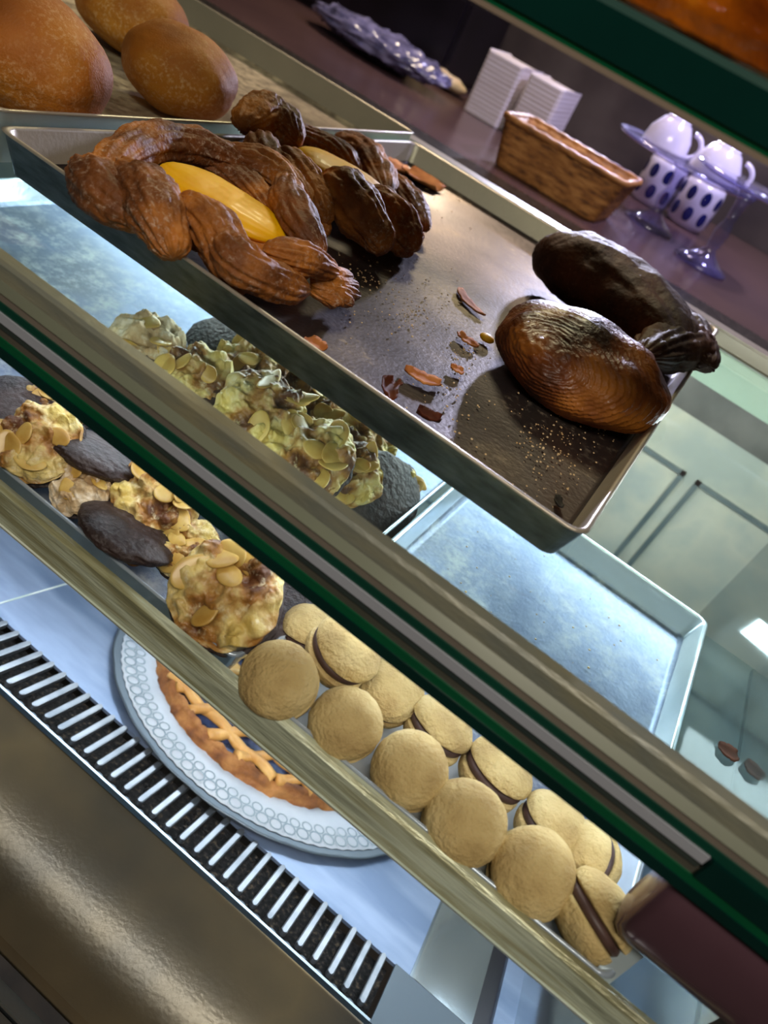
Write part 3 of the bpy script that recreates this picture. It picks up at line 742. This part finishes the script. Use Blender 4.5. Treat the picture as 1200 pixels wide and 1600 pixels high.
for sd in range(6):
    e = bpy.data.objects.new('almond_biscuit', None); C.objects.link(e); e.empty_display_size = .01; ORG[e.name] = Vector((0, 0, 0))
    body = link('biscuit_body', bisc_mesh(sd * 7.7 + 1, RA * (1 if sd < 5 else .82), .013 if sd < 5 else .007), M['sugarbisc'] if sd == 4 else M['biscuit'], e)
    bm = bmesh.new(); rr = bmesh.ops.create_icosphere(bm, subdivisions=5, radius=1)
    for v in rr['verts']:
        u = v.co.copy(); k = .05 * noise.noise(u * 5) + 1 + .12 * noise.noise(u * 1.3 + Vector((sd * 7.7 + 1, 0, 0)))
        v.co = Vector((u.x * k * RA * 1.03, u.y * k * RA * 1.03, u.z * (.0060 if sd < 5 else .0085) - (.0060 if sd < 5 else .001)))
    link('chocolate_base', bm, M['choc'], e)['label'] = 'dark chocolate underside'
    random.seed(40 + sd)
    for k in range(6 if sd < 4 else 3 if sd == 4 else 0):
        a = random.uniform(0, 2 * PI); rr_ = RA * math.sqrt(random.uniform(.02, .75))
        bm = bmesh.new(); leaf(bm, random.uniform(.009, .0135), random.uniform(.006, .0088), .0016)
        R3 = Matrix.Rotation(random.uniform(0, 6.28), 3, 'Z') @ Matrix.Rotation(random.uniform(-.5, .5), 3, 'X') @ Matrix.Rotation(random.uniform(-.45, .45), 3, 'Y')
        x, y = rr_ * math.cos(a), rr_ * math.sin(a)
        z = .0125 * math.sqrt(max(0, 1 - (rr_ / RA) ** 2)) + .0014
        for v in bm.verts: v.co = R3 @ v.co + Vector((x, y, z))
        link('almond_flake', bm, M['almond'], body)
    protoA.append(e)
usedA = [False] * 6
ca = [0]
def almond(px, py, rp, h, axis, label, kind=None):
    i = kind if kind is not None else ca[0] % 4; ca[0] += 1
    o = protoA[i] if not usedA[i] else copy_tree(protoA[i]); usedA[i] = True
    c = W((px, py), TC, h); sz = rp * scale_at(c) / RA
    o.location = c + UPOFF; o.rotation_mode = 'QUATERNION'
    o.rotation_quaternion = Vector(axis).normalized().to_track_quat('Z', 'Y') @ Matrix.Rotation(ca[0] * 2.1, 3, 'Z').to_quaternion()
    o.scale = (sz,) * 3
    tag(o, label, 'biscuit', 'almond biscuits heaped in the steel tray')
UA = (0, -.35, .93)
almond(228, 538, 62, .030, (0, -.4, .9), 'pale sugary almond biscuit at the upper left of the heap behind the rail', 4)
almond(338, 532, 50, .026, (.2, .45, -.8), 'upturned biscuit with dark underside right of the pale sugary one', 5)
almond(300, 590, 62, .034, (-.2, -.4, .9), 'yellow almond biscuit just above the rail, left of the large heap')
almond(392, 572, 58, .040, UA, 'yellow almond biscuit at the top of the heap, by the tray edge')
almond(408, 644, 72, .046, (.1, -.5, .85), 'large yellow almond biscuit in the middle of the heap')
almond(478, 606, 56, .036, (.3, -.2, .9), 'almond biscuit with reddish tint touching the dark tray edge')
almond(484, 712, 72, .044, (0, -.45, .9), 'almond biscuit right of the middle, cut off by the rail below')
almond(546, 740, 54, .034, (.3, -.5, .8), 'pointed almond biscuit leaning right with a broad sliver')
almond(572, 690, 50, .034, (.4, -.3, .85), 'pale almond biscuit at the right of the heap, on dark chocolate')
almond(528, 660, 48, .030, (.3, -.2, .9), 'almond biscuit wedged between the reddish and the pale ones')
almond(596, 775, 66, .020, (-.55, .35, -.75), 'upturned biscuit with dark grey underside at the right end of the heap', 5)
almond(622, 765, 40, .016, (.85, -.4, .25), 'biscuit on edge with pale lilac side at the far right of the heap')
almond(320, 640, 80, .024, (.1, .3, -.9), 'upturned dark biscuit low down behind the rail', 5)
almond(215, 590, 74, .020, (.1, .2, -.9), 'upturned dark biscuit under the pale sugary one', 5)
almond(60, 692, 66, .034, (0, -.55, .83), 'almond biscuit at the far left below the rail with broad slivers')
almond(96, 628, 60, .022, (-.1, -.3, .9), 'almond biscuit behind the far left one, touching the rail')
almond(20, 640, 80, .018, (.1, .1, -.95), 'upturned dark biscuit at the left photo edge', 5)
almond(158, 716, 88, .025, (.1, -.4, -.85), 'dark upturned biscuit right of the far left almond biscuit', 5)
almond(250, 772, 68, .034, (.25, -.55, .8), 'browner almond biscuit in the middle below the rail')
almond(126, 762, 48, .024, (.1, -.5, .8), 'shaded brown biscuit behind the bright tray front wall', 4)
almond(200, 836, 80, .022, (0, -.35, -.9), 'dark glossy upturned biscuit in front of the browner one', 5)
almond(296, 862, 52, .020, (0, -.5, .8), 'small almond biscuit with a loose sliver, left of the largest one')
almond(356, 928, 88, .036, (0, -.5, .86), 'largest round lumpy almond biscuit, nearest the round biscuits')
almond(428, 952, 66, .018, (.2, .1, -.95), 'dark edged biscuit behind the largest one, under the rail', 5)

# ------------------------------------------------------------------ tart on its plate (deck frame)
pc = D(-.121, .720, .0008)
TILT = (-TH, 0, 0)
pl = thing('cake_plate', 'round white lace-papered plate under the blueberry tart', 'plate', pc, rot=TILT)
def lk(name, bm, mt, parent, smooth=True):      # local coordinates
    ORG[parent.name] = Vector((0, 0, 0)); return link(name, bm, mt, parent, smooth=smooth)
R = .1955
bm = bmesh.new(); add_lathe(bm, [(0, 0), (R * .7, 0), (R * .985, .004), (R, .006), (R * .985, .0066), (R * .7, .0022), (0, .0022)], n=120, wob=lambda a, z: 1 + (.006 * abs(math.sin(a * 48)) if z > .003 else 0))
lk('plate_body', bm, M['plategrey'], pl)['label'] = 'grey scalloped rim'
bm = bmesh.new(); add_lathe(bm, [(0, .0026), (R * .72, .0028), (R * .955, .0068), (R * .955, .0074), (R * .72, .0034), (0, .0032)], n=192, wob=lambda a, z: 1 + (.008 * abs(math.sin(a * 48)) if z > .006 else 0))
lk('paper_doily', bm, M['doily'], pl)['label'] = 'white paper doily'
bm = bmesh.new()
for ring, (rad, n_, rr_, zz_) in enumerate(((R * .915, 84, .0068, .0074), (R * .860, 84, .0056, .0064), (R * .945, 192, .0014, .0078))):
    for k in range(n_):
        a = 2 * PI * (k + .5 * (ring % 2)) / n_; cx, cy = rad * math.cos(a), rad * math.sin(a)
        nn = 10 if ring < 2 else 6; ri = []; ro = []
        for j in range(nn):
            b = 2 * PI * j / nn
            ro.append(bm.verts.new((cx + rr_ * math.cos(b), cy + rr_ * math.sin(b), zz_ + .0003)))
            ri.append(bm.verts.new((cx + rr_ * .74 * math.cos(b), cy + rr_ * .74 * math.sin(b), zz_ + .0003)))
        for j in range(nn): bm.faces.new((ro[j], ro[(j + 1) % nn], ri[(j + 1) % nn], ri[j]))
lk('lace_pattern', bm, M['lace'], pl, smooth=False)
tc_ = pc + Vector((0, -.0035 * st * 0, 0)) + (Matrix.Rotation(-TH, 3, 'X') @ Vector((-.006, -.006, .0036)))
ta = thing('blueberry_tart', 'round lattice-topped blueberry tart with browned crimped crust', 'tart', tc_, rot=TILT)
RT = .140
bm = bmesh.new()
nA, nP = 220, 22
rings = []
for k in range(nA):
    a = 2 * PI * k / nA; rg = []
    for j in range(nP):
        t = j / (nP - 1)     # profile: outside bottom -> over rim -> inside
        an = PI * t
        rr = RT - .004 + .0045 * math.cos(an) + (.001 if t < .2 else 0)
        z = .0145 * math.sin(an) ** .8 + (.0 if t < .5 else .006 * (t - .5) * 2)
        q = Vector((rr * math.cos(a), rr * math.sin(a), z))
        nzv = noise.noise(q * 60) * .0030 + noise.noise(q * 160) * .0034 + .0012 * math.sin(a * 46 + math.sin(a * 5)) * math.sin(an)
        q += Vector((math.cos(a) * math.cos(an), math.sin(a) * math.cos(an), math.sin(an))) * nzv
        q.z = max(q.z, 0)
        rg.append(bm.verts.new(q))
    rings.append(rg)
for k in range(nA):
    for j in range(nP - 1): bm.faces.new((rings[k][j], rings[(k + 1) % nA][j], rings[(k + 1) % nA][j + 1], rings[k][j + 1]))
lk('crust', bm, M['crust'], ta)['label'] = 'browned crimped crust rim'
bm = bmesh.new(); add_lathe(bm, [(RT - .0065, .001), (RT - .0065, .0095), (RT * .5, .010), (0, .010)], n=80); lk('blueberry_filling', bm, M['jam'], ta)['label'] = 'dark blue glossy berry filling'
for dirn in (0, 1):
    ang = math.radians(-8 + 66 * dirn)
    for k in range(-5, 6):
        off = k * .0285; Rr = RT - .005
        if abs(off) > Rr * .93: continue
        half = math.sqrt(Rr * Rr - off * off)
        bm = bmesh.new(); n = 36; rg_ = []
        d = Vector((math.cos(ang), math.sin(ang), 0)); pv = Vector((-d.y, d.x, 0))
        for i in range(n + 1):
            t = -1 + 2 * i / n
            c0 = d * (half * t) + pv * (off + .0012 * noise.noise(Vector((t * 4, k, dirn)))) + Vector((0, 0, .0140 + .0022 * math.cos(t * half / .0285 * PI + PI * (dirn + k))))
            rr_ = .0058 * (1 + .22 * noise.noise(Vector((t * 7, k * 3, dirn * 5))))
            rg_.append([c0 + pv * (rr_ * math.cos(2 * PI * j / 10)) + Vector((0, 0, rr_ * .75 * math.sin(2 * PI * j / 10))) for j in range(10)])
        add_loft(bm, rg_); lk('lattice_strip', bm, M['lattice'], ta)

# ------------------------------------------------------------------ tart on the top shelf
bm = bmesh.new()
z0 = za(64) + .0005
add_box(bm, (-.32, .346, z0), (.30, .52, z0 + .055), .004)
bmesh.ops.subdivide_edges(bm, edges=[e for e in bm.edges if e.calc_length() > .02], cuts=24, use_grid_fill=True)
for v in bm.verts:
    v.co += Vector((0, -1, 0)) * (.0035 * noise.noise(v.co * 60) + .002 * noise.noise(v.co * 160)) if v.co.y < .36 else Vector((0, 0, .002 * noise.noise(v.co * 60)))
tag(link('glazed_cake', bm, M['jelly']), 'amber jelly-glazed cake on the upper shelf at the top right corner', 'cake')

# ------------------------------------------------------------------ service counter behind
ZK = -.210
co = thing('service_counter', 'brown service counter with dark granite edge behind the display case', 'counter', (-.6, 1.5, -CZ))
link('counter_top', box((-2.6, 1.12, ZK - .03), (1.6, 1.92, ZK)), M['counter'], co, smooth=False)
link('granite_edge', box((-2.6, .965, ZK - .03), (1.6, 1.12, ZK + .002), .002), M['granite'], co, smooth=False)
link('cabinet', box((-2.6, 1.0, -CZ), (1.6, 1.9, ZK - .03)), M['dark'], co, smooth=False)
tag(link('backsplash', box((-2.6, 1.93, -CZ), (1.6, 1.98, .45)), M['splash'], smooth=False), 'dark brownish grey panel standing behind the service counter', 'panel')
# basket
def P(px, py, z): return onz(px, py, z)
bl, br = P(768, 256, ZK), P(926, 349, ZK)
rl, rr2 = ony(787, 177, 1.185), ony(975, 290, 1.185)
yb0 = (bl.y + br.y) / 2
bk = thing('wicker_basket', 'tan rectangular wicker basket standing on the brown counter', 'basket', ((bl.x + br.x) / 2, yb0 + .055, ZK))
x0, x1 = bl.x, br.x; X0, X1 = rl.x, rr2.x; zt = (rl.z + rr2.z) / 2
bm = bmesh.new(); loops = []
nL = 22
def wv(i, pts, amp=.0016):
    out = []
    c = Vector((sum(p[0] for p in pts) / len(pts), sum(p[1] for p in pts) / len(pts), 0))
    for k, (x, y, z) in enumerate(pts):
        dd = Vector((x, y, 0)) - c; dd.normalize(); s_ = amp * (1 if (k + i) % 2 else -1)
        out.append((x + dd.x * s_, y + dd.y * s_, z))
    return out
def dense(x0, x1, y0, y1, r, z, n=96):
    base = rrect(x0, x1, y0, y1, r, 6); res = []
    P_ = base + [base[0]]; ln = [0]
    for a, b in zip(P_, P_[1:]): ln.append(ln[-1] + math.hypot(b[0] - a[0], b[1] - a[1]))
    j = 0
    for i in range(n):
        s_ = ln[-1] * i / n
        while ln[j + 1] < s_: j += 1
        f = (s_ - ln[j]) / max(1e-9, ln[j + 1] - ln[j]); res.append((P_[j][0] + (P_[j + 1][0] - P_[j][0]) * f, P_[j][1] + (P_[j + 1][1] - P_[j][1]) * f, z))
    return res
for i in range(nL + 1):
    t = i / nL
    loops.append(wv(i, dense(x0 + (X0 - x0) * t, x1 + (X1 - x1) * t, yb0 - .006 * t, yb0 + .10 + .012 * t, .014, ZK + .001 + (zt - ZK - .001) * t)))
inner = [[(a * .0 + x, y, z) for x, y, z in dense(x0 + (X0 - x0) * t + .005, x1 + (X1 - x1) * t - .005, yb0 - .006 * t + .005, yb0 + .10 + .012 * t - .005, .010, ZK + .006 + (zt - ZK - .006) * t)] for t in (1, .5, 0)]
add_loft(bm, loops + inner); link('woven_body', bm, M['wicker'], bk)
bm = bmesh.new(); rim = dense(X0, X1, yb0 - .006, yb0 + .112, .014, zt); n = len(rim); rg_ = []
for k in range(n):
    p = Vector(rim[k]); d = Vector(rim[(k + 1) % n]) - Vector(rim[k - 1]); a, b = frame3(d); r_ = .0048 * (1 + .15 * math.sin(k * 1.7))
    rg_.append([bm.verts.new(p + a * r_ * math.cos(2 * PI * j / 8) + b * r_ * math.sin(2 * PI * j / 8)) for j in range(8)])
for k in range(n):
    for j in range(8): bm.faces.new((rg_[k][j], rg_[(k + 1) % n][j], rg_[(k + 1) % n][(j + 1) % 8], rg_[k][(j + 1) % 8]))
link('rim', bm, M['wicker'], bk)
# napkins
for i, (pa, pb, lab_) in enumerate((((728, 158), (782, 186), 'left stack of white paper napkins behind the basket'), ((792, 190), (846, 214), 'right stack of white paper napkins behind the basket'))):
    a, b = P(*pa, ZK), P(*pb, ZK); a.y = b.y = (1.50 if i == 0 else 1.50)
    a = ony(*pa, 1.50); b = ony(*pb, 1.50)
    bm = bmesh.new(); loops = []; n = 28
    for j in range(n + 1):
        t = j / n; z = ZK + .001 + t * .105; e = .0004 * (j % 2)
        loops.append([(x, y, z + (.014 * (1 - ((y - 1.56) / .06) ** 2) * t)) for x, y in rrect(a.x - e, b.x + e, 1.50 - e, 1.62 + e, .008)])
    add_loft(bm, loops); tag(link('napkin_stack', bm, M['paper'], smooth=False), lab_, 'napkins', 'napkin stacks')
# plastic bag with bread, dark tray
q = P(640, 100, ZK); 
bm = bmesh.new(); g0 = P(585, 95, ZK)
add_ball(bm, (g0.x, g0.y, ZK + .030), .17, .07, .022, 5, Matrix.Rotation(-.15, 3, 'Z'), lambda u, q: .012 * noise.noise(u * 4) + .006 * noise.noise(u * 11))
bagt = thing('plastic_bag', 'crumpled clear plastic bag lying left of the napkin stacks', 'bag', (g0.x, g0.y, ZK))
link('bag_film', bm, M['bag'], bagt)
g1 = P(680, 130, ZK)
bm = bmesh.new(); add_ball(bm, (g1.x, g1.y, ZK + .015), .075, .035, .014, 4, Matrix.Rotation(-.2, 3, 'Z'), lambda u, q: .004 * noise.noise(u * 3))
tag(link('sandwich_loaf', bm, M['bread']), 'pale loaf peeking from the plastic bag toward the napkins', 'bread')
g2 = P(560, 40, ZK)
tag(link('dark_appliance', box((-1.55, 1.62, ZK + .0005), (-.72, 1.86, ZK + .16), .012), M['dark'], smooth=False), 'black appliance at the back of the counter behind the plastic bag', 'appliance')
# glass stands
def stand(fx, fy, label, hgt, Rp):
    f = P(fx, fy, ZK)
    o = thing('glass_cake_stand', label, 'cake stand', (f.x, f.y, ZK), 'glass stands on the counter')
    bm = bmesh.new(); add_lathe(bm, [(0, .0005), (.045, .0005), (.046, .004), (.030, .012), (.014, .022), (.009, .03), (.013, hgt * .45), (.008, hgt * .6), (.010, hgt * .85), (.02, hgt - .001), (0, hgt - .001)], (f.x, f.y, ZK), 36)
    link('stem_foot', bm, M['clear'], o)
    bm = bmesh.new(); add_lathe(bm, [(0, hgt), (Rp * .9, hgt), (Rp, hgt + .004), (Rp, hgt + .008), (Rp * .9, hgt + .005), (0, hgt + .005)], (f.x, f.y, ZK), 56)
    link('plate', bm, M['clear'], o)
    return f
f1 = stand(1012, 352, 'glass stand with two upturned white cups, right of the wicker basket', .105, .125)
f2 = stand(1092, 415, 'glass stand at the right photo edge, nearer than the one with cups', .125, .095)
def cup(x, y, z, r, h, label, name='coffee_cup', inv=True):
    o = thing(name, label, 'cup', (x, y, z), 'white cups')
    pr = [(r, 0), (r * 1.0, .004), (r * .92, h * .5), (r * .62, h * .93), (r * .5, h), (r * .5, h + .004), (0, h + .004)] if inv else [(0, 0), (r * .6, 0), (r * .9, h * .4), (r, h), (r * .94, h), (r * .84, h * .4), (0, .006)]
    bm = bmesh.new(); add_lathe(bm, pr, (x, y, z), 40); link('cup_body', bm, M['china'], o)
    bm = bmesh.new(); rg_ = []
    for k in range(17):
        a = -PI / 2 + PI * k / 16; c0 = Vector((x + r * .85 + .02 * math.cos(a), y, z + h * .45 + .018 * math.sin(a)))
        rg_.append([c0 + Vector((math.cos(a) * .004 * math.cos(b), .004 * math.sin(b), math.sin(a) * .004 * math.cos(b))) for b in [2 * PI * j / 8 for j in range(8)]])
    add_loft(bm, rg_); link('handle', bm, M['china'], o)
cup(f1.x - .048, f1.y + .01, ZK + .1105, .040, .045, 'left upturned white cup on the glass stand')
cup(f1.x + .046, f1.y - .015, ZK + .1105, .042, .045, 'right upturned white cup on the glass stand, with its handle out')
def jar(px, py, label):
    f = P(px, py, ZK); r, h = .040, .085
    o = thing('patterned_jar', label, 'jar', (f.x, f.y, ZK), 'patterned jars')
    bm = bmesh.new(); add_lathe(bm, [(0, .0005), (r * .85, .0005), (r, .01), (r, h * .85), (r * .9, h), (r * .82, h), (r * .82, h - .004), (0, h - .004)], (f.x, f.y, ZK), 40)
    jb = link('jar_body', bm, M['china'], o)
    for row, zz_ in enumerate((.026, .060)):
        for k in range(8):
            a = 2 * PI * (k + .5 * row) / 8
            bm = bmesh.new(); bmesh.ops.create_icosphere(bm, subdivisions=3, radius=1)
            Rz = Matrix.Rotation(a, 3, 'Z')
            for v in bm.verts: v.co = Rz @ Vector((r - .0006 + v.co.x * .0014, v.co.y * .009, zz_ + v.co.z * .014)) + Vector((f.x, f.y, ZK))
            link('blue_oval', bm, M['navy'], jb)
jar(1010, 318, 'white jar with navy ovals behind the stem of the cup stand')
jar(1066, 352, 'second white jar with navy ovals, right behind the cup stand')
